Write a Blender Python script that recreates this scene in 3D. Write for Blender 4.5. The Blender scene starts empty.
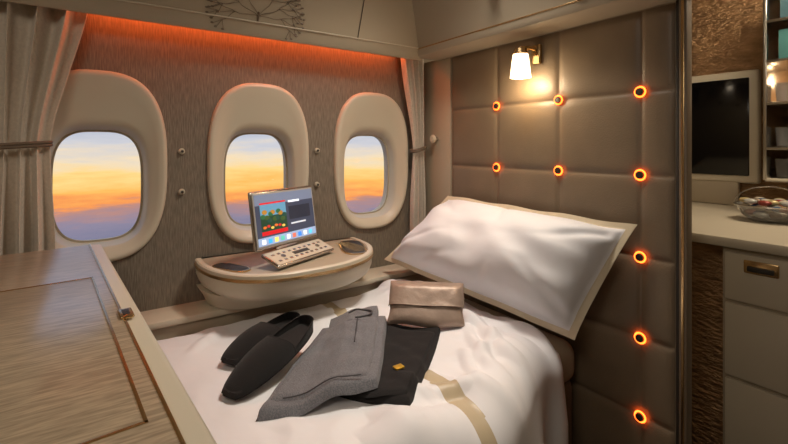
import bpy, bmesh, math, random
from mathutils import Vector, Matrix, noise
random.seed(4)
H=1.25
sc=bpy.context.scene
try:
    sc.view_settings.view_transform='Standard'
except Exception: pass

# ------------------------------------------------------------------ materials
def lin(r,g,b):
    f=lambda c:(c/255/12.92) if c/255<=0.04045 else ((c/255+0.055)/1.055)**2.4
    return (f(r),f(g),f(b),1)
def mat(name,rgb,rough=0.5,metal=0.0,emit=None,es=0,noise_scale=None,noise_amt=0.15,bump=0.0,bscale=60,stretch=(1,1,1),sheen=0,coat=0,detail=4,bdist=0.01):
    m=bpy.data.materials.new(name); m.use_nodes=True
    nt=m.node_tree; b=nt.nodes['Principled BSDF']
    c=lin(*rgb)
    b.inputs['Base Color'].default_value=c
    b.inputs['Roughness'].default_value=rough
    b.inputs['Metallic'].default_value=metal
    if sheen: b.inputs['Sheen Weight'].default_value=sheen
    if coat:
        b.inputs['Coat Weight'].default_value=coat; b.inputs['Coat Roughness'].default_value=.18
    if emit:
        b.inputs['Emission Color'].default_value=lin(*emit); b.inputs['Emission Strength'].default_value=es
    if noise_scale or bump:
        tc=nt.nodes.new('ShaderNodeTexCoord'); mp=nt.nodes.new('ShaderNodeMapping')
        mp.inputs['Scale'].default_value=stretch
        nt.links.new(tc.outputs['Object'],mp.inputs['Vector'])
    if noise_scale:
        n=nt.nodes.new('ShaderNodeTexNoise'); n.inputs['Scale'].default_value=noise_scale; n.inputs['Detail'].default_value=detail
        nt.links.new(mp.outputs[0],n.inputs['Vector'])
        cr=nt.nodes.new('ShaderNodeValToRGB')
        cr.color_ramp.elements[0].position=0.35; cr.color_ramp.elements[1].position=0.65
        cr.color_ramp.elements[0].color=tuple(v*(1-noise_amt) for v in c[:3])+(1,)
        cr.color_ramp.elements[1].color=tuple(min(1,v*(1+noise_amt)) for v in c[:3])+(1,)
        nt.links.new(n.outputs['Fac'],cr.inputs['Fac']); nt.links.new(cr.outputs['Color'],b.inputs['Base Color'])
    if bump:
        n2=nt.nodes.new('ShaderNodeTexNoise'); n2.inputs['Scale'].default_value=bscale; n2.inputs['Detail'].default_value=4
        nt.links.new(mp.outputs[0],n2.inputs['Vector'])
        bp=nt.nodes.new('ShaderNodeBump'); bp.inputs['Strength'].default_value=bump; bp.inputs['Distance'].default_value=bdist
        nt.links.new(n2.outputs['Fac'],bp.inputs['Height']); nt.links.new(bp.outputs[0],b.inputs['Normal'])
    return m
CREAM=mat('cream_plastic',(174,161,140),0.42)
CREAM2=mat('cream_plastic_light',(206,196,176),0.4)
WOVEN=mat('woven_wall',(124,113,99),0.6,noise_scale=110,noise_amt=0.28,bump=0.22,bscale=110,stretch=(1,2.6,0.22),detail=5)
WOOD=mat('striated_veneer',(172,154,130),0.30,0.15,noise_scale=75,noise_amt=0.26,stretch=(3.4,0.34,1),detail=6,coat=0.35)
GOLD=mat('champagne_metal',(212,180,132),0.25,1.0)
CHROME=mat('satin_metal',(200,195,188),0.25,1.0)
BLACKM=mat('gloss_black',(8,8,10),0.12)
DARK=mat('dark_insert',(50,44,38),0.45,bump=0.3,bscale=300)
LEATHER=mat('taupe_leather',(124,107,87),0.42,noise_scale=8,noise_amt=0.06,bump=0.12,bscale=220)
LINEN=mat('white_linen',(232,231,235),0.62,bump=0.04,bscale=30,sheen=0.2)
BAND=mat('satin_band',(188,172,144),0.4,bump=0.05,bscale=200)
FLANGE=mat('pillow_flange',(204,190,164),0.45,bump=0.05,bscale=200)
SHEET=mat('cream_sheet',(165,154,134),0.75,bump=0.08,bscale=200)
SHELL=mat('seat_leather',(112,97,80),0.5,bump=0.1,bscale=200)
CURT=mat('curtain_cloth',(212,201,186),0.85,noise_scale=120,noise_amt=0.06,bump=0.1,bscale=300,sheen=0.3)
FELT=mat('black_felt',(14,12,13),0.95,bump=0.3,bscale=500,sheen=0.1)
FELTS=mat('slipper_insole',(34,31,31),0.95,bump=0.3,bscale=500)
GREYK=mat('grey_jersey',(106,106,111),0.95,noise_scale=350,noise_amt=0.3,bump=0.25,bscale=400,sheen=0.15)
GREYD=mat('grey_piping',(66,64,67),0.9)
BLACKK=mat('black_jersey',(20,17,18),0.9,bump=0.2,bscale=300)
LABEL=mat('gold_label',(212,170,60),0.4,0.6)
POUCH=mat('taupe_pouch_leather',(158,138,124),0.42,0.25,noise_scale=20,noise_amt=0.08,bump=0.18,bscale=60)
LEDO=mat('amber_led',(255,90,20),0.5,emit=(255,100,32),es=6.5)
STRIP=mat('amber_strip',(255,100,40),0.5,emit=(255,108,44),es=24)
FROST=mat('frosted_glass_lit',(255,240,215),0.4,emit=(255,226,180),es=3.6)
CARPET=mat('carpet',(72,62,52),0.95,noise_scale=80,noise_amt=0.3,bump=0.4,bscale=300)
CEIL=mat('ceiling_panel',(160,147,128),0.5)
BRONZE=mat('hammered_bronze',(175,140,104),0.28,0.8,noise_scale=14,noise_amt=0.2,bump=1.0,bscale=42,stretch=(1,1,2.2),bdist=.02)
GLASSY=mat('clear_bowl',(215,215,215),0.08)
GLASSY.node_tree.nodes['Principled BSDF'].inputs['Transmission Weight'].default_value=0.85
def emis(name,rgb,s):
    return mat(name,rgb,0.4,emit=rgb,es=s)
PANE=bpy.data.materials.new('window_pane'); PANE.use_nodes=True
nt=PANE.node_tree; nt.nodes.clear()
o=nt.nodes.new('ShaderNodeOutputMaterial'); mx=nt.nodes.new('ShaderNodeMixShader'); tr=nt.nodes.new('ShaderNodeBsdfTransparent'); gl=nt.nodes.new('ShaderNodeBsdfGlossy')
gl.inputs['Roughness'].default_value=0.05; mx.inputs[0].default_value=0.03
nt.links.new(tr.outputs[0],mx.inputs[1]); nt.links.new(gl.outputs[0],mx.inputs[2]); nt.links.new(mx.outputs[0],o.inputs[0])

# ------------------------------------------------------------------ mesh builder
class MB:
    def __init__(s,name): s.name=name; s.bm=bmesh.new(); s.mats=[]
    def mi(s,m):
        if m not in s.mats: s.mats.append(m)
        return s.mats.index(m)
    def add(s,t,m,M=None,multi=None):
        if M is not None: t.transform(M)
        if multi is None:
            i=s.mi(m)
            for f in t.faces: f.material_index=i
        me=bpy.data.meshes.new('tmp'); t.to_mesh(me); t.free(); s.bm.from_mesh(me); bpy.data.meshes.remove(me)
    def box(s,a,b,m,bev=0.0,M=None,seg=2):
        t=bmesh.new(); bmesh.ops.create_cube(t,size=1)
        c=[(a[i]+b[i])/2 for i in range(3)]; d=[abs(b[i]-a[i]) for i in range(3)]
        for v in t.verts: v.co=Vector((v.co.x*d[0]+c[0],v.co.y*d[1]+c[1],v.co.z*d[2]+c[2]))
        if bev: bmesh.ops.bevel(t,geom=t.edges[:],offset=min(bev,min(d)*0.49),segments=seg,affect='EDGES',profile=0.5)
        s.add(t,m,M)
    def cyl(s,p,q,r,m,r2=None,n=24,M=None,bev=0):
        p=Vector(p);q=Vector(q); d=q-p
        t=bmesh.new(); bmesh.ops.create_cone(t,cap_ends=True,segments=n,radius1=r,radius2=r if r2 is None else r2,depth=d.length)
        if bev:
            es=[e for e in t.edges if len(e.link_faces)==2 and any(len(f.verts)>4 for f in e.link_faces)]
            bmesh.ops.bevel(t,geom=es,offset=bev,segments=2,affect='EDGES')
        t.transform(Matrix.Translation((p+q)/2)@d.to_track_quat('Z','Y').to_matrix().to_4x4()); s.add(t,m,M)
    def torus(s,c,axis,R,r,m,n=28,k=10,M=None):
        t=bmesh.new(); vs=[]
        for i in range(n):
            a=2*math.pi*i/n; row=[]
            for j in range(k):
                b=2*math.pi*j/k; row.append(t.verts.new(((R+r*math.cos(b))*math.cos(a),(R+r*math.cos(b))*math.sin(a),r*math.sin(b))))
            vs.append(row)
        for i in range(n):
            for j in range(k): t.faces.new((vs[i][j],vs[(i+1)%n][j],vs[(i+1)%n][(j+1)%k],vs[i][(j+1)%k]))
        t.transform(Matrix.Translation(Vector(c))@Vector(axis).to_track_quat('Z','Y').to_matrix().to_4x4()); s.add(t,m,M)
    def sphere(s,c,r,m,sc=(1,1,1),M=None):
        t=bmesh.new(); bmesh.ops.create_uvsphere(t,u_segments=20,v_segments=12,radius=r)
        for v in t.verts: v.co=Vector((v.co.x*sc[0],v.co.y*sc[1],v.co.z*sc[2]))+Vector(c)
        s.add(t,m,M)
    def lathe(s,prof,m,c=(0,0,0),n=32,M=None):
        t=bmesh.new(); rows=[]
        for (r,z) in prof:
            rows.append([t.verts.new((c[0]+r*math.cos(2*math.pi*i/n),c[1]+r*math.sin(2*math.pi*i/n),c[2]+z)) for i in range(n)])
        for a,b in zip(rows,rows[1:]):
            for i in range(n): t.faces.new((a[i],a[(i+1)%n],b[(i+1)%n],b[i]))
        s.add(t,m,M)
    def grid(s,fn,nu,nv,m,matfn=None,M=None,closed=False):
        t=bmesh.new(); V=[[t.verts.new(fn(i/nu,j/nv)) for j in range(nv+1)] for i in range(nu+1)]
        if matfn:
            for i in range(nu):
                for j in range(nv):
                    f=t.faces.new((V[i][j],V[i+1][j],V[i+1][j+1],V[i][j+1])); f.material_index=s.mi(matfn((i+.5)/nu,(j+.5)/nv))
            s.add(t,m,M,multi=True)
        else:
            for i in range(nu):
                for j in range(nv): t.faces.new((V[i][j],V[i+1][j],V[i+1][j+1],V[i][j+1]))
            s.add(t,m,M)
    def rings(s,rs,m,cap0=False,cap1=False,M=None):
        t=bmesh.new(); R=[[t.verts.new(p) for p in r] for r in rs]; n=len(R[0])
        for a,b in zip(R,R[1:]):
            for i in range(n): t.faces.new((a[i],a[(i+1)%n],b[(i+1)%n],b[i]))
        if cap0: t.faces.new(R[0][::-1])
        if cap1: t.faces.new(R[-1])
        bmesh.ops.recalc_face_normals(t,faces=t.faces[:]) if (cap0 and cap1) else None
        s.add(t,m,M)
    def tube(s,pts,r,m,n=8,M=None):
        rs=[]; pts=[Vector(p) for p in pts]
        for i,p in enumerate(pts):
            d=(pts[min(i+1,len(pts)-1)]-pts[max(i-1,0)]).normalized()
            q=d.to_track_quat('Z','Y')
            rs.append([p+q@Vector((r*math.cos(2*math.pi*k/n),r*math.sin(2*math.pi*k/n),0)) for k in range(n)])
        s.rings(rs,m,True,True,M)
    def done(s,solid=0,angle=35,parent=None,recalc=False):
        me=bpy.data.meshes.new(s.name)
        if recalc: bmesh.ops.recalc_face_normals(s.bm,faces=s.bm.faces[:])
        for f in s.bm.faces: f.smooth=True
        s.bm.to_mesh(me); s.bm.free()
        for m in s.mats: me.materials.append(m)
        try: me.set_sharp_from_angle(angle=math.radians(angle))
        except Exception: pass
        ob=bpy.data.objects.new(s.name,me); sc.collection.objects.link(ob)
        if solid:
            md=ob.modifiers.new('solid','SOLIDIFY'); md.thickness=solid; md.offset=0
        if parent: ob.parent=parent
        return ob

def superel(a,b,n,N=72):
    out=[]
    for i in range(N):
        t=2*math.pi*i/N; c,s_=math.cos(t),math.sin(t)
        out.append((a*math.copysign(abs(c)**(2/n),c),b*math.copysign(abs(s_)**(2/n),s_)))
    return out

# ------------------------------------------------------------------ room shell
ZC=2.22
m=MB('floor'); m.box((-0.1,-1.6,-0.05),(3.1,2.6,0),CARPET); m.done()
m=MB('ceiling'); m.box((-0.1,-1.6,ZC),(3.1,2.6,ZC+.05),CEIL); m.done()
m=MB('wall_back'); m.box((-0.1,-1.65,0),(3.1,-1.6,ZC),CREAM); m.done()
m=MB('wall_aisle'); m.box((3.1,-1.6,0),(3.15,2.6,ZC),CREAM); m.done()
m=MB('wall_galley'); m.box((-0.1,2.55,0),(3.1,2.6,ZC),BRONZE); m.done()
WC=[.008,.558,1.095]
m=MB('wall_window')
bounds=[-.275,.283,.827,1.40]
zlo,zhi=.55,1.80
cz=H-.07
t=bmesh.new()
def rectpt(dx,dz,y0,y1,z0,z1,cy):
    k=1e9
    if dx>1e-9:k=min(k,(y1-cy)/dx)
    if dx<-1e-9:k=min(k,(y0-cy)/dx)
    if dz>1e-9:k=min(k,(z1-cz)/dz)
    if dz<-1e-9:k=min(k,(z0-cz)/dz)
    return (cy+dx*k,cz+dz*k)
for k,cy in enumerate(WC):
    y0,y1=bounds[k],bounds[k+1]
    ins=superel(.19,.31,2.8); N=len(ins)
    out=[list(rectpt(p[0],p[1],y0,y1,zlo,zhi,cy)) for p in ins]
    for cy_,cz_ in((y0,zlo),(y0,zhi),(y1,zlo),(y1,zhi)):
        j=min(range(N),key=lambda j:(out[j][0]-cy_)**2+(out[j][1]-cz_)**2); out[j]=[cy_,cz_]
    A=[t.verts.new((0,cy+p[0],cz+p[1])) for p in ins]; B=[t.verts.new((0,p[0],p[1])) for p in out]
    for i in range(N): t.faces.new((A[i],B[i],B[(i+1)%N],A[(i+1)%N]))
m.add(t,WOVEN)
def q(m,pts,mt):
    t=bmesh.new(); t.faces.new([t.verts.new(p) for p in pts]); m.add(t,mt)
q(m,[(0,-1.6,0),(0,-.275,0),(0,-.275,ZC),(0,-1.6,ZC)],WOVEN)
q(m,[(0,-.275,0),(0,1.4,0),(0,1.4,zlo),(0,-.275,zlo)],WOVEN)
q(m,[(0,-.275,zhi),(0,1.4,zhi),(0,1.4,ZC),(0,-.275,ZC)],WOVEN)
q(m,[(0,1.4,0),(0,2.55,0),(0,2.55,ZC),(0,1.4,ZC)],CREAM)
m.done()
for k,cy in enumerate(WC):
    m=MB('window_%d'%(k+1))
    spec=[(.207,.327,-.07,0.0,2.7),(.205,.325,-.07,.012,2.7),(.200,.320,-.07,.018,2.7),(.190,.308,-.072,.018,2.7),(.174,.276,-.09,.008,2.8),(.160,.240,-.108,-.003,3.0),(.152,.222,-.122,-.008,3.1),(.146,.212,-.132,-.014,3.2),(.139,.201,-.137,-.034,3.3),(.135,.196,-.139,-.055,3.3),(.132,.193,-.139,-.062,3.3),(.132,.193,-.139,-.10,3.3)]
    rs=[[(x,cy+p[0],H+dz+p[1]) for p in superel(a,b,n)] for a,b,dz,x,n in spec]
    m.rings(rs,CREAM2)
    m.rings([[(-.058,cy+p[0],H-.139+p[1]) for p in superel(a,b,3.3)] for a,b in((.136,.197),(.127,.188))],CREAM)
    tt=bmesh.new(); tt.faces.new([tt.verts.new((-.075,cy+p[0],H-.139+p[1])) for p in superel(.134,.195,3.3)]); m.add(tt,PANE)
    m.done(angle=60)
m=MB('wall_fastener_set')
for y,z in((.262,H-.02),(.262,H-.17),(.805,H-.02),(.805,H-.17)):
    m.cyl((0,y,z),(.012,y,z),.012,CREAM2,.010,bev=.002); m.cyl((.012,y,z),(.017,y,z),.005,DARK)
m.done()

m=MB('trim_1'); m.box((0,.12,0),(.13,1.39,.64),CREAM,.01); m.box((0,.12,.64),(.145,1.39,.665),CREAM2,.008); m.done()

m=MB('trim_2')
prof=[(.0,H+.60),(.105,H+.60),(.105,H+.425),(.112,H+.415),(.122,H+.415),(.13,H+.425),(.142,H+.46),(.20,H+.62),(.26,H+.75),(.35,ZC)]
t=bmesh.new(); rr=[]
for y in(-1.6,-.9,-.2,.5,1.2,1.30): rr.append([t.verts.new((x,y,z)) for x,z in prof])
for a,b in zip(rr,rr[1:]):
    for i in range(len(prof)-1): t.faces.new((a[i],b[i],b[i+1],a[i+1]))
m.add(t,CREAM)
def vf(y,w): return (.1445+.3625*w+.0005,y,H+.46+w)
m.tube([vf(-1.6,0.004),vf(1.3,0.004)],.003,CREAM2)
m.tube([vf(.93,0.0),vf(.93,.2)],.0015,DARK)
m.done()
# embossed tree emblem: trunk, forked branches with leaves
m=MB('tree_emblem')
def branch(y,w,ang,ln,dep):
    pts=[]
    for i in range(7):
        s_=i/6; a=ang+.35*math.sin(s_*2.2)*(1 if ang>0 else -1)
        pts.append(vf(y+ln*s_*math.sin(a),w+ln*s_*math.cos(a)*.8))
    m.tube(pts,.0009,SHELL,5)
    yy=y+ln*math.sin(a); ww=w+ln*math.cos(a)*.8
    if dep>0:
        for da in(-.55,.1,.6): branch(yy,ww,a+da,ln*.68,dep-1)
    else: m.sphere(vf(yy,ww),.0045,SHELL,(.3,1.3,.8))
for a0 in(-1.25,-.75,-.25,.25,.75,1.25): branch(.50,.025,a0,.085,2)
m.tube([vf(.50,.008),vf(.50,.04)],.0035,SHELL,6)
m.done()
m=MB('led_strip'); m.box((.040,-.02,H+.472),(.056,1.20,H+.480),STRIP); m.done()

# soffit above headboard
m=MB('trim_3')
prof=[(1.40,H+.424),(1.285,H+.424),(1.27,H+.430),(1.262,H+.445),(1.262,H+.47),(1.20,H+.60),(1.12,H+.75),(1.05,ZC)]
t=bmesh.new(); rr=[]
for x in(.12,.5,.9,1.235): rr.append([t.verts.new((x,y,z)) for y,z in prof])
for a,b in zip(rr,rr[1:]):
    for i in range(len(prof)-1): t.faces.new((a[i],a[i+1],b[i+1],b[i]))
t.faces.new([t.verts.new((1.235,y,z)) for y,z in prof+[(1.42,ZC),(1.42,H+.424)]])
m.add(t,CREAM)
m.tube([(.13,1.262,H+.462),(1.235,1.262,H+.462)],.003,GOLD)
m.done()
for x,z in((.66,H+.575),(.985,H+.49)):
    y=1.262-(z-H-.47)/.13*.062
    m=MB('reading_spotlight'); n=Vector((0,-.9,-.43)); c=Vector((x,y,z))
    m.cyl(c+n*-.005,c+n*.008,.028,CHROME,.024); m.cyl(c+n*.008,c+n*.014,.017,BLACKM,.014); m.done()

# ------------------------------------------------------------------ headboard wall
cols=[.23,.516,.812,1.10]; rows=[H+.424,H+.168,H-.09,H-.345,H-.596,H-.84,H-1.09]
m=MB('wall_headboard')
m.box((0,1.403,0),(1.20,1.425,H+.43),CREAM)
m.box((0,1.396,0),(.222,1.405,H+.424),CREAM,.003)
m.done()
m=MB('quilted_headboard')
X0,X1,Z0,Z1=.23,1.195,.02,H+.42
btns=[(x,z) for z in rows[1:3] for x in cols[1:]]+[(1.10,z) for z in rows[3:6]]
def hb(u,v):
    x=X0+(X1-X0)*u; z=Z0+(Z1-Z0)*v
    dx=min(abs(x-c) for c in cols+[X1]); dz=min(abs(z-r) for r in rows)
    puff=.008*(1-math.exp(-dx/.008))*(1-math.exp(-dz/.008)) + .006*(1-math.exp(-dx/.06))*(1-math.exp(-dz/.06))
    d=min(math.hypot(x-bx,z-bz) for bx,bz in btns); puff*=1-.8*math.exp(-(d/.028)**2)
    return (x,1.400-puff,z)
m.grid(hb,180,300,LEATHER)
m.done(angle=80)
m=MB('headboard_button_light_set')
for x,z in btns:
    m.torus((x,1.390,z),(0,1,0),.0155,.0027,LEDO)
    m.cyl((x,1.398,z),(x,1.381,z),.0132,DARK,.0115,bev=.002)
m.done()
m=MB('trim_4'); m.box((1.20,1.390,0),(1.208,1.424,H+.43),DARK,.002); m.box((1.208,1.388,0),(1.230,1.424,H+.43),SHELL,.004); m.box((1.215,1.3865,0),(1.223,1.390,H+.43),GOLD,.001); m.done()

# sconce
m=MB('wall_sconce')
lx,ly,lz=.70,1.318,H+.30
m.box((lx+.005,1.372,lz+.01),(lx+.045,1.388,lz+.085),GOLD,.005)
m.tube([(lx+.02,1.375,lz+.07),(lx+.01,1.35,lz+.073),(lx,ly,lz+.068)],.008,GOLD)
m.cyl((lx,ly,lz+.045),(lx,ly,lz+.068),.028,GOLD,.022,bev=.003)
m.lathe([(.001,.045),(.028,.045),(.032,.02),(.036,-.015),(.039,-.042),(.036,-.042),(.033,-.015),(.03,.02),(.001,.04)],FROST,(lx,ly,lz))
m.done(angle=60)

# ------------------------------------------------------------------ curtains
def curtain(name,yl,yr,tieL,tieR,botL,botR,zt,zb,tz,x0,folds,amp):
    m=MB(name)
    def sm(t): t=max(0,min(1,t)); return t*t*(3-2*t)
    def f(u,v):
        z=zt+(zb-zt)*v
        if z>tz: k=sm((z-tz)/(zt-tz)); k=k**.8; L=tieL+(yl-tieL)*k; R=tieR+(yr-tieR)*k
        else: k=sm((tz-z)/(.35)); L=tieL+(botL-tieL)*k; R=tieR+(botR-tieR)*k
        a=amp*(.45+.55*min(1,abs(z-tz)/.25))
        ph=u*folds*2*math.pi+.6*math.sin(3*z)
        return (x0+a*math.sin(ph)+.3*a*math.sin(2.3*ph+1),L+(R-L)*u+.15*(R-L)/folds*math.cos(ph),z)
    m.grid(f,160,60,CURT)
    yc=(tieL+tieR)/2; w=(tieR-tieL)/2+.008
    pts=[(x0+(amp+.008)*math.cos(a),yc+w*math.sin(a),tz+.012*math.sin(a)) for a in [2*math.pi*i/40 for i in range(41)]]
    m.tube(pts,.004,SHELL); m.tube([(p[0],p[1],p[2]-.009) for p in pts],.004,SHELL)
    return m.done(angle=180,solid=.002)
curtain('window_curtain',-.60,-.015,-.42,-.122,-.45,-.110,H+.59,.60,H+.0,.066,8,.028)
curtain('window_curtain',1.215,1.365,1.295,1.365,1.285,1.37,H+.59,.74,H-.01,.057,4,.022)
m=MB('curtain_rail'); m.box((.03,-1.55,H+.593),(.06,1.30,H+.60),CHROME,.003); m.done()
m=MB('curtain_holdback'); m.cyl((.125,1.396,H+.035),(.125,1.372,H+.035),.010,CHROME); m.cyl((.125,1.372,H+.035),(.125,1.36,H+.035),.022,CREAM2,.018,bev=.004)
m.done()

# ------------------------------------------------------------------ bed
BT=.62
def nz(x,y,s,seed=0): return noise.noise(Vector((x*s,y*s,seed)))
def sst(a,b,x):
    t=max(0,min(1,(x-a)/(b-a))); return t*t*(3-2*t)
CREASES=((.30,.95,.85,1.02,.024,.020),(.55,1.12,.95,.98,.022,.018),(.25,.62,.42,.95,.014,.018),(.90,.62,1.02,.95,.020,.018),(.22,.36,.38,.22,.014,.018),(.80,.92,.99,.80,.016,.014),(.20,.48,.30,.62,.014,.016),(.70,1.02,.98,.88,.016,.014),(.98,.45,1.0,.75,.016,.016),(.86,.66,1.02,.70,.012,.013),(.80,1.10,.90,.86,.014,.014))
def duv_top(x,y):
    w=.012*nz(x*1.2+.6*y,y*1.0,5,3)
    k=(.25+1.0*min(1,max(0,(y-.85)/.2))+1.0*min(1,max(0,(x-.80)/.12)))
    w+=.022*(max(0,nz(x*1.0+y*.8,y*2.2-x*1.4,6,9)))*k
    w+=.012*(1-abs(nz(x*1.3-y*.9,y*1.2+x*.8,5.5,19))*3.5)*.5*k
    for (ax,ay,bx,by,am,wd) in CREASES:
        dx,dy=bx-ax,by-ay; L2=dx*dx+dy*dy; t=max(0,min(1,((x-ax)*dx+(y-ay)*dy)/L2))
        d=math.hypot(x-ax-t*dx,y-ay-t*dy); w+=am*math.exp(-(d/wd)**2)*math.sin(math.pi*max(.02,min(.98,t)))
    w+=.022*math.exp(-((y-1.08)/.10)**2)
    w-=.006*math.exp(-((y-.755)/.02)**2)
    return BT+w
def duv(u,v):
    y=.13+(1.225-.13)*v
    k=sst(.72,1.17,y)
    edge=1.085-.120*k+.012*math.sin(9*y+1)
    R=.11; s_=u*(edge-R-.165+R*math.pi/2+.26)
    flat=edge-R-.165
    if s_<flat:
        x=.165+s_; z=duv_top(x,y)
        if u<.05: z-=.03*(1-u/.05)**2
    elif s_<flat+R*math.pi/2:
        a=(s_-flat)/R; x=edge-R+R*math.sin(a); z=duv_top(edge-R+.3*R*math.sin(a),y)-R+R*math.cos(a)
    else:
        d=s_-flat-R*math.pi/2; x=edge+.018*math.sin(y*22+2*math.sin(5*y))*min(1,d/.15)+.01*d; z=duv_top(edge-.7*R,y)-R-d
    e=(v-.955)/.045
    if e>0:
        z-= .028*e**2 if s_<flat+R else 0
        if s_>flat: x-=.03*e**2
    return (x,y,z)
def duvmat(u,v):
    y=.13+(1.225-.13)*v
    c=.752-.02*u
    if c-.024<y<c+.024: return BAND
    return LINEN
m=MB('duvet'); m.grid(duv,180,240,LINEN,duvmat); m.done(solid=.018,angle=180)
m=MB('bed')
m.box((.185,.15,.44),(.915,1.365,.585),SHEET,.05,seg=5)
m.box((.19,.16,.12),(.905,1.36,.46),SHELL,.04,seg=4)
m.box((.22,.2,0),(.88,1.3,.13),DARK,.01)
m.done()
# pillow
BL=Vector((.12,1.08,.735));BR=Vector((.985,1.225,.645));TL=Vector((.285,1.320,1.025));TR=Vector((1.115,1.345,1.01))
nrm=((BR-BL).cross(TL-BL)).normalized()
if nrm.y>0: nrm=-nrm
def pil(side):
    def f(u,v):
        uu=2*u-1; vv=2*v-1
        a=.5+uu*.5*(1-.03*(1-vv*vv)); b=.5+vv*.5*(1-.01*(1-uu*uu))
        p=(BL*(1-a)+BR*a)*(1-b)+(TL*(1-a)+TR*a)*b
        ex=max(0,1-(abs(uu)/.935)**3.4); ey=max(0,1-(abs(vv)/.89)**2.8)
        e=ex*ey
        h=e**.52*((.140 if side>0 else .020)*(1-.22*vv))
        w=nz(u*2.2+v,v*2,2.4,5)*.020*(e**.3)+.005*nz(u*8+v*3,v*5-u*3,1,2)*(e**.2)
        for (a0,b0,a1,b1,am) in ((.06,.2,.35,.5,-.016),(.94,.15,.70,.45,-.016),(.93,.85,.72,.62,-.014),(.25,.10,.45,.30,-.012),(.10,.85,.3,.65,-.013),(.60,.08,.62,.35,-.010),(.45,.92,.55,.6,-.010),(.80,.08,.60,.28,-.009)):
            dx,dy=a1-a0,b1-b0; t=max(0,min(1,((u-a0)*dx+(v-b0)*dy)/(dx*dx+dy*dy))); d=math.hypot((u-a0-t*dx)*2,v-b0-t*dy)
            w+=am*math.exp(-(d/.05)**2)*(1-t)
        flare=.006*math.sin(uu*11+vv*3)*(1-min(1,e*6))
        return p+nrm*(side*h+(w if side>0 else 0)+flare+ .0015*side)
    return f
def pmat(u,v):
    uu=abs(2*u-1); vv=abs(2*v-1)
    return FLANGE if (uu>.945 or vv>.895) else LINEN
m=MB('pillow'); m.grid(pil(1),110,80,LINEN,pmat); m.grid(pil(-1),110,80,LINEN,pmat)
m.done(angle=180)

# ------------------------------------------------------------------ things on bed
def slipper(name,toe,heel,zb,lift_h=0.0):
    toe=Vector(toe);heel=Vector(heel); d=(heel-toe); L=d.length; d.normalize()
    side=Vector((-d.y,d.x,0)); up=Vector((0,0,1))
    def w(l):
        return .056*(math.sin(math.pi*min(1,(l*.95+.02)))**.36)*(1-.18*l)*(1 if l<.98 else .8)
    m=MB(name)
    def P(l,s_,z): return Vector((toe.x,toe.y,zb))+d*(l*L)+side*s_+up*(z+lift_h*l)
    ls=[.0]+[ (1-math.cos(math.pi*i/28))/2 for i in range(1,28)]+[1.0]
    rsT=[];
    for l in ls:
        ww=max(.003,w(l)) if 0<l<1 else .004
        rsT.append([P(l,ww*c,z) for c,z in((-1,.002),(-1,.014),(-.9,.018),(-.5,.016),(0,.015),(.5,.016),(.9,.018),(1,.014),(1,.002))])
    t=bmesh.new(); V=[[t.verts.new(p) for p in r] for r in rsT]
    for a,b in zip(V,V[1:]):
        n=len(a)
        for i in range(n): t.faces.new((a[i],a[(i+1)%n],b[(i+1)%n],b[i]))
    t.faces.new(V[0][::-1]); t.faces.new(V[-1]); m.add(t,FELTS)
    def up_(off):
        def f(u,v):
            l=.0+.60*v; lift=math.sin(min(1,l/.5)*math.pi/2)**.7
            a=math.pi*u; ext=.10*math.sin(a)**2*-1*v
            l2=l+ext*.8
            ww=max(.004,w(max(0.004,l2)))+.003-off
            return P(l2,-ww*math.cos(a),.008+(.052*lift-off)*math.sin(a)**.7)
        return f
    m.grid(up_(0),24,20,FELT); m.grid(up_(.004),24,20,FELTS)
    rim=[up_(.002)(i/24,1) for i in range(25)]; m.tube(rim,.003,FELTS)
    def hl(u,v):
        a=u; l=.50+.50*math.sin(a*math.pi)**.55; s_=math.copysign(1,u-.5)*w(min(.975,l))*(min(1,abs(u-.5)*7))
        return P(l,s_,.012+.030*v*math.sin(a*math.pi)**.3)
    m.grid(hl,40,4,FELT); m.tube([hl(i/40,1) for i in range(41)],.002,FELTS)
    return m.done(angle=70)
zt=BT+.016
slipper('slipper',(.515,.300,0),(.365,.560,0),zt+.004)
slipper('slipper',(.690,.262,0),(.545,.530,0),zt+.006,.052)

def lift(x,y): # rise onto the trousers underneath
    return .030*sst(-.06,.03,(x-.42)*.586+(y-.745)*.81)
def cloth(m,quad,z0,th,mt,seed,amp=.004,onto=False):
    q0,q1,q2,q3=[Vector((a,b,0)) for a,b in quad]
    def base(u,v):
        uu=2*u-1; vv=2*v-1
        k=1-.03*(abs(uu*vv)**3)
        uu*=k+.012*nz(uu*2,vv*2,1,seed); vv*=k+.012*nz(vv*3,uu*2,1,seed+3)
        a=(uu+1)/2;b=(vv+1)/2
        return (q0*(1-a)+q1*a)*(1-b)+(q3*(1-a)+q2*a)*b, max(abs(2*u-1),abs(2*v-1))
    def zb(p): return duv_top(p.x,p.y)+.010+z0+(lift(p.x,p.y) if onto else 0)
    def f(u,v):
        p,e=base(u,v)
        h=th*(1-max(0,(e-.93)/.07)**2.2)
        h+=amp*(nz(p.x,p.y,14,seed)+.6*nz(p.x+p.y,p.y,30,seed))*(1-e**6)
        return (p.x,p.y,zb(p)+h)
    m.grid(f,50,50,mt)
    def g(u,v):
        p,e=base(u,v); return (p.x,p.y,zb(p))
    m.grid(g,20,20,mt)
m=MB('folded_trousers')
cloth(m,[(.80,.47),(.965,.600),(.690,.940),(.42,.745)],.0,.018,BLACKK,11)
cloth(m,[(.86,.50),(.945,.605),(.715,.890),(.58,.80)],.017,.010,BLACKK,21)
c=Vector((.835,.66,duv_top(.835,.66)+.044))
m.box((c.x-.010,c.y-.013,c.z-.004),(c.x+.010,c.y+.013,c.z+.001),LABEL,.001)
m.done(angle=60)
m=MB('folded_pyjama_top')
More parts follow.
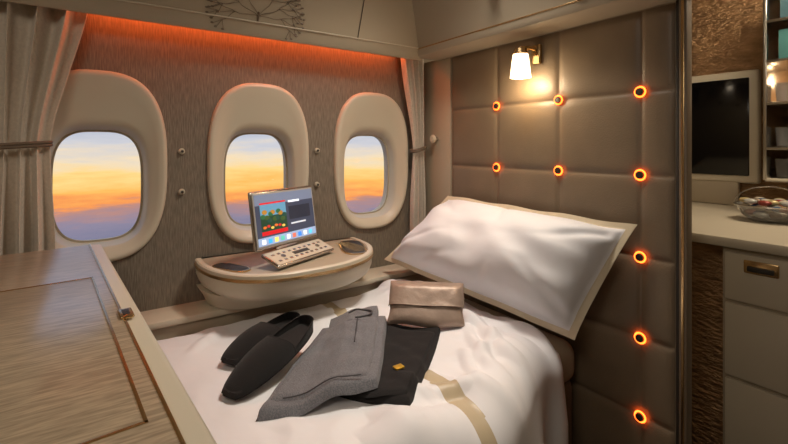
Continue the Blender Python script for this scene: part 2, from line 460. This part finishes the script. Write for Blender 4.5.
cloth(m,[(.800,.285),(.895,.560),(.565,.805),(.450,.620)],.0,.022,GREYK,31,.007,True)
cloth(m,[(.775,.325),(.865,.550),(.570,.770),(.490,.620)],.019,.010,GREYK,41,.006,True)
cloth(m,[(.430,.655),(.53,.605),(.60,.745),(.495,.815)],.012,.016,GREYK,51,.006,True)
def on(x,y,h): return (x,y,duv_top(x,y)+.010+lift(x,y)+h)
m.tube([on(.525+.034*math.cos(a),.715+.048*math.sin(a),.031) for a in [i*math.pi/16-.6 for i in range(22)]],.003,GREYD)
m.tube([on(.565+.13*i/10,.690-.085*i/10,.032) for i in range(11)],.002,GREYD)
m.tube([on(.79+.07*i/10,.36+.17*i/10,.031) for i in range(11)],.0015,GREYD)
m.done(angle=60)
# pouch
m=MB('amenity_pouch')
r=Vector((.66,.75,0)).normalized(); n=Vector((.75,-.66,0)).normalized(); tilt=math.radians(38)
upv=(Vector((0,0,1))*math.cos(tilt)-n*math.sin(tilt)); nn=(n*math.cos(tilt)+Vector((0,0,1))*math.sin(tilt))
o_=Vector((.575,.80,duv_top(.62,.88)+.038))
M=Matrix(((r.x,upv.x,nn.x,o_.x),(r.y,upv.y,nn.y,o_.y),(r.z,upv.z,nn.z,o_.z),(0,0,0,1)))
def pouchgrid(w,h0,h1,th,z0,side):
    def f(u,v):
        uu=2*u-1;vv=2*v-1
        e=max(0,1-abs(uu)**5)*max(0,1-abs(vv)**4)
        x=w*u+.003*math.sin(vv*5)*uu; y=h0+(h1-h0)*v+.004*math.sin(uu*4+1)*vv
        return (x,y,z0+side*th*e**.5+.003*nz(u*4,v*3,1,7))
    return f
m.grid(pouchgrid(.25,0,.145,.024,0,1),40,28,POUCH,M=M); m.grid(pouchgrid(.25,0,.145,.018,0,-1),40,28,POUCH,M=M)
def flap(u,v):
    uu=2*u-1; e=max(0,1-abs(uu)**6); y=.147-.085*v-.004*math.sin(u*3.14)*v
    return (-.002+.254*u,y,.004+.026*e**.5*max(.15,min(1,math.sin(min(1,v*2.4+.1)*math.pi/2)))+.002*nz(u*5,v*3,1,8))
m.grid(flap,40,20,POUCH,M=M)
m.tube([Vector(flap(i/40,1.0)) for i in range(41)],.0018,POUCH,M=M)
m.done(angle=80)

# ------------------------------------------------------------------ side console
def catm(P,n=10):
    out=[]
    for i in range(len(P)-1):
        p0=Vector(P[max(i-1,0)]);p1=Vector(P[i]);p2=Vector(P[i+1]);p3=Vector(P[min(i+2,len(P)-1)])
        for k in range(n):
            t=k/n; out.append(.5*((2*p1)+(-p0+p2)*t+(2*p0-5*p1+4*p2-p3)*t*t+(-p0+3*p1-3*p2+p3)*t**3))
    out.append(Vector(P[-1])); return out
outl=catm([(.022,.300),(.12,.300),(.235,.325),(.335,.385),(.395,.49),(.405,.62),(.39,.76),(.32,.89),(.21,.965),(.10,.985),(.022,.985)],8)
cc=Vector((.10,.64))
def ring(sx,z): return [(max(.022,cc.x+(p.x-cc.x)*sx) if p.x>.03 else .022,cc.y+(p.y-cc.y)*sx,z) for p in outl]
CT=H-.42
m=MB('side_console')
m.rings([ring(.84,CT-.098),ring(.90,CT-.094),ring(.95,CT-.080),ring(.978,CT-.055),ring(.985,CT-.026)],CREAM2,True,False)
m.rings([ring(.985,CT-.026),ring(1.0,CT-.025),ring(1.0,CT-.016),ring(.99,CT-.015)],GOLD)
m.rings([ring(.99,CT-.015),ring(.99,CT-.004),ring(.975,CT),ring(.93,CT)],CREAM2,False,False)
m.rings([ring(.93,CT),ring(.92,CT-.004),ring(.01,CT-.004)],CREAM,False,True)
def ring3(sx,sy,z): return [(.022 if p.x<.03 else max(.022,.022+(p.x-.022)*sx),cc.y-.06+(p.y-cc.y)*sy,z) for p in outl]
m.rings([ring3(.50,.70,.668),ring3(.55,.74,CT-.13),ring3(.66,.80,CT-.097)],CREAM2,True,True)
def patch(cx,cy,a,b,rot,mt,z0,z1):
    rs=[]
    for z,s_ in((z0,1),(z1,1),(z1+.001,.97)):
        rs.append([(cx+(p[0]*math.cos(rot)-p[1]*math.sin(rot))*s_,cy+(p[0]*math.sin(rot)+p[1]*math.cos(rot))*s_,z) for p in superel(a,b,3,40)])
    m.rings(rs,mt,True,True)
patch(.22,.385,.078,.033,.5,GOLD,CT-.006,CT+.001); patch(.22,.385,.072,.027,.5,DARK,CT-.004,CT+.002)
patch(.19,.88,.12,.052,-.35,GOLD,CT-.006,CT+.001); patch(.19,.88,.113,.045,-.35,DARK,CT-.004,CT+.002)
for i in range(9):
    a=.19+(i-4)*.020; m.tube([(a,.842,CT+.004),(a+.014,.914-abs(i-4)*.004,CT+.004)],.0012,GOLD,6)
m.done()

rv=Vector((-.42,.907,0)).normalized(); nv=Vector((.907,.42,0)).normalized(); tl=math.radians(9)
upv=Vector((0,0,1))*math.cos(tl)-nv*math.sin(tl); nn=nv*math.cos(tl)+Vector((0,0,1))*math.sin(tl)
def basis(o,r,u,n): return Matrix(((r.x,u.x,n.x,o[0]),(r.y,u.y,n.y,o[1]),(r.z,u.z,n.z,o[2]),(0,0,0,1)))
M=basis((.280,.452,CT+.052),rv,upv,nn)
m=MB('seat_tablet_monitor')
W,Hh=.325,.210
m.box((0,0,-.014),(W,Hh,0),CHROME,.008,M,3)
m.box((.008,.008,-.002),(W-.008,Hh-.008,.0015),mat('screen_bezel',(170,168,165),.3),.002,M)
bg=emis('screen_bg',(60,66,86),.6); m.box((.014,.016,.001),(W-.014,Hh-.014,.0022),bg,0,M)
m.box((.014,.158,.0015),(W-.014,Hh-.014,.0025),emis('screen_top',(110,120,144),.7),0,M)
m.box((.035,.118,.002),(.16,.160,.0028),emis('pic_sky',(90,140,170),.8),0,M)
m.box((.035,.064,.002),(.16,.118,.0028),emis('pic_ground',(30,64,44),.6),0,M)
for i in range(12):
    m.sphere((.045+.0095*i,.116+.016*math.sin(i*1.7),.0028),.012,emis('pic_blob%d'%i,[(40,96,60),(170,120,40),(60,84,40),(30,70,60)][i%4],.7),(1,.7,.06),M)
for i in range(6):
    m.sphere((.050+.018*i,.078+.004*math.sin(i*2.3),.0028),.008,emis('pic_fl%d'%i,[(220,110,40),(190,40,40),(220,190,90)][i%3],.7),(1,.6,.06),M)
m.box((.035,.160,.002),(.16,.166,.0028),emis('screen_red',(200,30,34),.9),0,M)
m.box((.035,.050,.002),(.16,.064,.0028),emis('screen_red2',(190,20,28),.9),0,M)
m.box((.175,.155,.002),(.235,.163,.0028),emis('screen_mid',(220,225,235),.9),0,M)
m.box((.175,.090,.002),(.29,.140,.0028),emis('screen_card',(40,44,58),.6),0,M)
m.box((.18,.072,.002),(.26,.078,.0028),emis('screen_text',(200,205,215),.8),0,M)
m.box((.014,.016,.002),(W-.014,.044,.0028),emis('screen_dock',(140,160,192),.9),0,M)
icon=[(235,240,250),(60,170,235),(250,220,110),(90,190,170),(235,240,250),(210,110,90),(60,130,230),(235,240,250),(90,200,240)]
for i,c_ in enumerate(icon): m.box((.030+i*.030,.021,.0025),(.048+i*.030,.037,.0034),emis('icon%d'%i,c_,.85),.002,M)
m.box((.10,-.03,-.014),(.21,.03,-.004),CHROME,.004,M)
m.cyl((.215,.59,CT-.002),(.215,.59,CT+.012),.05,CHROME,.045,bev=.003)
m.done()
t2=math.radians(20)
u2=-nv*math.cos(t2)+Vector((0,0,1))*math.sin(t2); n2=nv*math.sin(t2)+Vector((0,0,1))*math.cos(t2)
M=basis((.358,.505,CT+.016),rv,u2,n2)
m=MB('seat_control_keypad')
m.box((0,0,-.014),(.30,.090,0),CHROME,.006,M,3)
m.box((.005,.005,-.002),(.295,.085,.002),CREAM2,.003,M)
for i in range(10):
    for j in range(2):
        m.box((.022+i*.0265,.018+j*.040,.001),(.036+i*.0265,.028+j*.040,.003),CHROME,.002,M)
m.box((.11,.034,.001),(.19,.052,.003),DARK,.003,M)
m.cyl((.06,.043,.001),(.06,.043,.005),.009,CHROME,M=M); m.cyl((.24,.043,.001),(.24,.043,.005),.009,CHROME,M=M)
m.done()

# ------------------------------------------------------------------ foreground cabinet
e1=Vector((.997,.078,0)).normalized()
e2=Vector((.078,-.997,0)).normalized()
TZ=H-.30
M=basis((.15,.012,TZ),e1,-e2,Vector((0,0,1)))
m=MB('side_cabinet')
L=1.24; D=1.0
m.box((0,-D,-.028),(L,.002,-.002),CREAM2,.010,M,3)
m.box((.02,-D+.02,-.01),(L-.02,-.030,.0015),WOOD,.001,M)
m.box((.012,-.0315,-.004),(L-.012,-.0275,.003),GOLD,.0006,M)
m.box((.01,-D+.02,-TZ+.001),(L-.01,-.014,-.03),CREAM,.012,M)
m.box((.0,-.016,-.05),(L,-.010,-.045),GOLD,.001,M)
a,b,c,d=.42,1.085,-.050,-.42
for p0,p1 in(((a,c-.004),(b,c)),((a,d),(b,d+.004)),((a,d),(a+.004,c)),((b-.004,d),(b,c))):
    m.box((p0[0],p0[1],0),(p1[0],p1[1],.0028),GOLD,.0004,M)
m.box((a+.006,d+.006,0),(b-.006,c-.006,.0022),WOOD,.001,M)
m.box((.70,-.036,.001),(.745,-.014,.007),GOLD,.003,M,3); m.box((.708,-.031,.004),(.737,-.019,.0082),DARK,.002,M)
m.done()

# ------------------------------------------------------------------ galley side
m=MB('galley_counter')
CZ=H-.285
m.box((.55,1.63,CZ-.035),(2.3,2.54,CZ),CREAM2,.012)
m.box((1.225,1.66,.06),(2.3,2.54,CZ-.036),CREAM,.006)
m.box((.55,1.72,.0),(1.224,2.54,CZ-.036),BRONZE)
for z0,z1 in((CZ-.20,CZ-.05),(CZ-.44,CZ-.21),(CZ-.68,CZ-.45),(.08,CZ-.69)):
    m.box((1.235,1.648,z0),(1.70,1.662,z1),CREAM2,.005)
m.box((1.285,1.642,CZ-.105),(1.37,1.650,CZ-.065),GOLD,.004); m.box((1.295,1.636,CZ-.098),(1.36,1.644,CZ-.082),DARK,.003)
m.done()
m=MB('galley_display_screen')
m.box((.70,2.50,CZ+.11),(1.09,2.545,CZ+.64),CREAM2,.012,None,3)
m.box((.735,2.494,CZ+.145),(1.055,2.505,CZ+.605),BLACKM,.004)
m.box((.78,2.505,CZ+.001),(1.01,2.54,CZ+.12),CREAM,.005)
m.done()
m=MB('galley_shelf_rack')
sx0,sx1,sy0,sy1=1.185,1.75,2.22,2.54
SH=[H-.137,H-.01,H+.17,H+.34,H+.50,H+.68]
for z in SH: m.box((sx0,sy0,z-.006),(sx1,sy1,z+.006),CHROME if z!=SH[0] else CREAM2,.003)
for x in(sx0,sx1,1.46): m.box((x-.006,sy0,SH[0]),(x+.006,sy1,SH[-1]),CHROME,.002)
m.box((sx0,sy1-.02,SH[0]),(sx1,sy1,SH[-1]),BRONZE)
m.done()
m=MB('magazine_stack')
for i,(z,c_) in enumerate(((SH[3],(70,120,120)),(SH[4],(60,90,100)),(SH[4],(190,180,160)))):
    mm=mat('mag%d'%i,c_,.4); x=1.22
    m.box((x+(.1 if i==2 else 0),2.25+.02*i,z+.007),(x+.09+(.1 if i==2 else 0),2.28+.02*i,z+.125),mm,.002)
m.done()
m=MB('drinking_glass_set')
for i,(x,z) in enumerate(((1.225,SH[1]),(1.30,SH[1]),(1.225,SH[0]),(1.30,SH[0]),(1.225,SH[2]),(1.30,SH[2]))):
    m.lathe([(.001,.008),(.020,.008),(.026,.085),(.024,.085),(.018,.014),(.001,.014)],GLASSY,(x,2.29,z))
m.done()
m=MB('shelf_lamp'); m.cyl((1.29,2.46,SH[3]-.007),(1.29,2.46,SH[3]-.024),.03,GOLD); m.cyl((1.29,2.46,SH[3]-.024),(1.29,2.46,SH[3]-.032),.024,FROST); m.done()
m=MB('snack_basket')
bx,by=1.235,2.10
m.lathe([(.001,.001),(.055,.001),(.085,.02),(.112,.060),(.108,.062),(.08,.024),(.05,.006),(.001,.006)],GLASSY,(bx,by,CZ))
m.torus((bx,by,CZ+.061),(0,0,1),.111,.003,CHROME)
m.tube([(bx+.111*math.cos(a),by,CZ+.061+.07*math.sin(a)) for a in [math.pi*i/16 for i in range(17)]],.0025,CHROME)
cl=[(150,70,60),(70,100,140),(200,180,130),(200,200,195),(120,100,80),(220,210,190)]
cm=[mat('wrap%d'%i,c_,.25,.2) for i,c_ in enumerate(cl)]
for i in range(48):
    a=i*2.4; rr_=.080*math.sqrt((i%20)/20); m.sphere((bx+rr_*math.cos(a),by+rr_*math.sin(a),CZ+.030+.022*(i//16)),.015,cm[i%6],(1.4,.8,.7))
m.done()

# ------------------------------------------------------------------ world
w=bpy.data.worlds.new('sunset_sky'); sc.world=w; w.use_nodes=True
nt=w.node_tree; bgn=nt.nodes['Background']
tc=nt.nodes.new('ShaderNodeTexCoord'); sp=nt.nodes.new('ShaderNodeSeparateXYZ'); nt.links.new(tc.outputs['Generated'],sp.inputs[0])
mp=nt.nodes.new('ShaderNodeMapping'); mp.inputs['Scale'].default_value=(2.2,2.2,16); nt.links.new(tc.outputs['Generated'],mp.inputs[0])
nn_=nt.nodes.new('ShaderNodeTexNoise'); nn_.inputs['Scale'].default_value=2.6; nn_.inputs['Detail'].default_value=8; nn_.inputs['Roughness'].default_value=.6; nt.links.new(mp.outputs[0],nn_.inputs['Vector'])
ma=nt.nodes.new('ShaderNodeMath'); ma.operation='MULTIPLY_ADD'; ma.inputs[1].default_value=.10; nt.links.new(nn_.outputs['Fac'],ma.inputs[0]); nt.links.new(sp.outputs['Z'],ma.inputs[2])
mr=nt.nodes.new('ShaderNodeMapRange'); mr.inputs['From Min'].default_value=-.25+.060; mr.inputs['From Max'].default_value=.10+.038; nt.links.new(ma.outputs[0],mr.inputs['Value'])
cr=nt.nodes.new('ShaderNodeValToRGB'); el=cr.color_ramp.elements
st=[(0,(92,102,130)),(.14,(118,122,150)),(.28,(142,134,156)),(.36,(184,138,130)),(.40,(246,154,86)),(.47,(255,190,98)),(.56,(254,216,138)),(.65,(240,220,188)),(.75,(206,206,212)),(1,(140,162,198))]
el[0].position=0; el[0].color=lin(*st[0][1]); el[1].position=1; el[1].color=lin(*st[-1][1])
for p,c_ in st[1:-1]:
    e=el.new(p); e.color=lin(*c_)
nt.links.new(mr.outputs[0],cr.inputs[0]); nt.links.new(cr.outputs[0],bgn.inputs[0]); bgn.inputs[1].default_value=1.08

# ------------------------------------------------------------------ lights
def area(name,loc,target,sx,sy,pw,col,spread=None):
    l=bpy.data.lights.new(name,'AREA'); l.shape='RECTANGLE'; l.size=sx; l.size_y=sy; l.energy=pw; l.color=col
    if spread: l.spread=math.radians(spread)
    ob=bpy.data.objects.new(name,l); sc.collection.objects.link(ob); ob.location=loc
    d=Vector(target)-Vector(loc); ob.rotation_euler=d.to_track_quat('-Z','Y').to_euler(); return ob
area('overhead_fill_light',(.80,.95,2.19),(.62,.72,0.6),.22,.30,7.0,(1,.90,.77),105)
area('overhead_fill_light',(1.6,-.5,2.19),(1.0,-.1,0),.7,.9,13,(1,.87,.71))  # camera-side fill added out of view, brightens the left side and curtain
area('galley_ceiling_light',(1.5,1.9,2.19),(1.1,2.4,0.9),.5,.3,16,(1,.82,.60))
def point(name,loc,pw,col,r=.03):
    l=bpy.data.lights.new(name,'POINT'); l.energy=pw; l.color=col; l.shadow_soft_size=r
    ob=bpy.data.objects.new(name,l); sc.collection.objects.link(ob); ob.location=loc
point('sconce_bulb',(lx,ly-.01,lz-.07),2.2,(1,.76,.48),.025)
point('shelf_bulb',(1.29,2.44,SH[3]-.06),.7,(1,.75,.45),.02)

# ------------------------------------------------------------------ camera
cd=bpy.data.cameras.new('camera'); cam=bpy.data.objects.new('camera',cd); sc.collection.objects.link(cam)
cam.location=(1.77,0,H); cam.rotation_euler=(math.radians(90),0,math.radians(55.4))
cd.sensor_width=36; cd.lens=432/788*36; cd.shift_y=-76/788; cd.clip_start=.02
sc.camera=cam
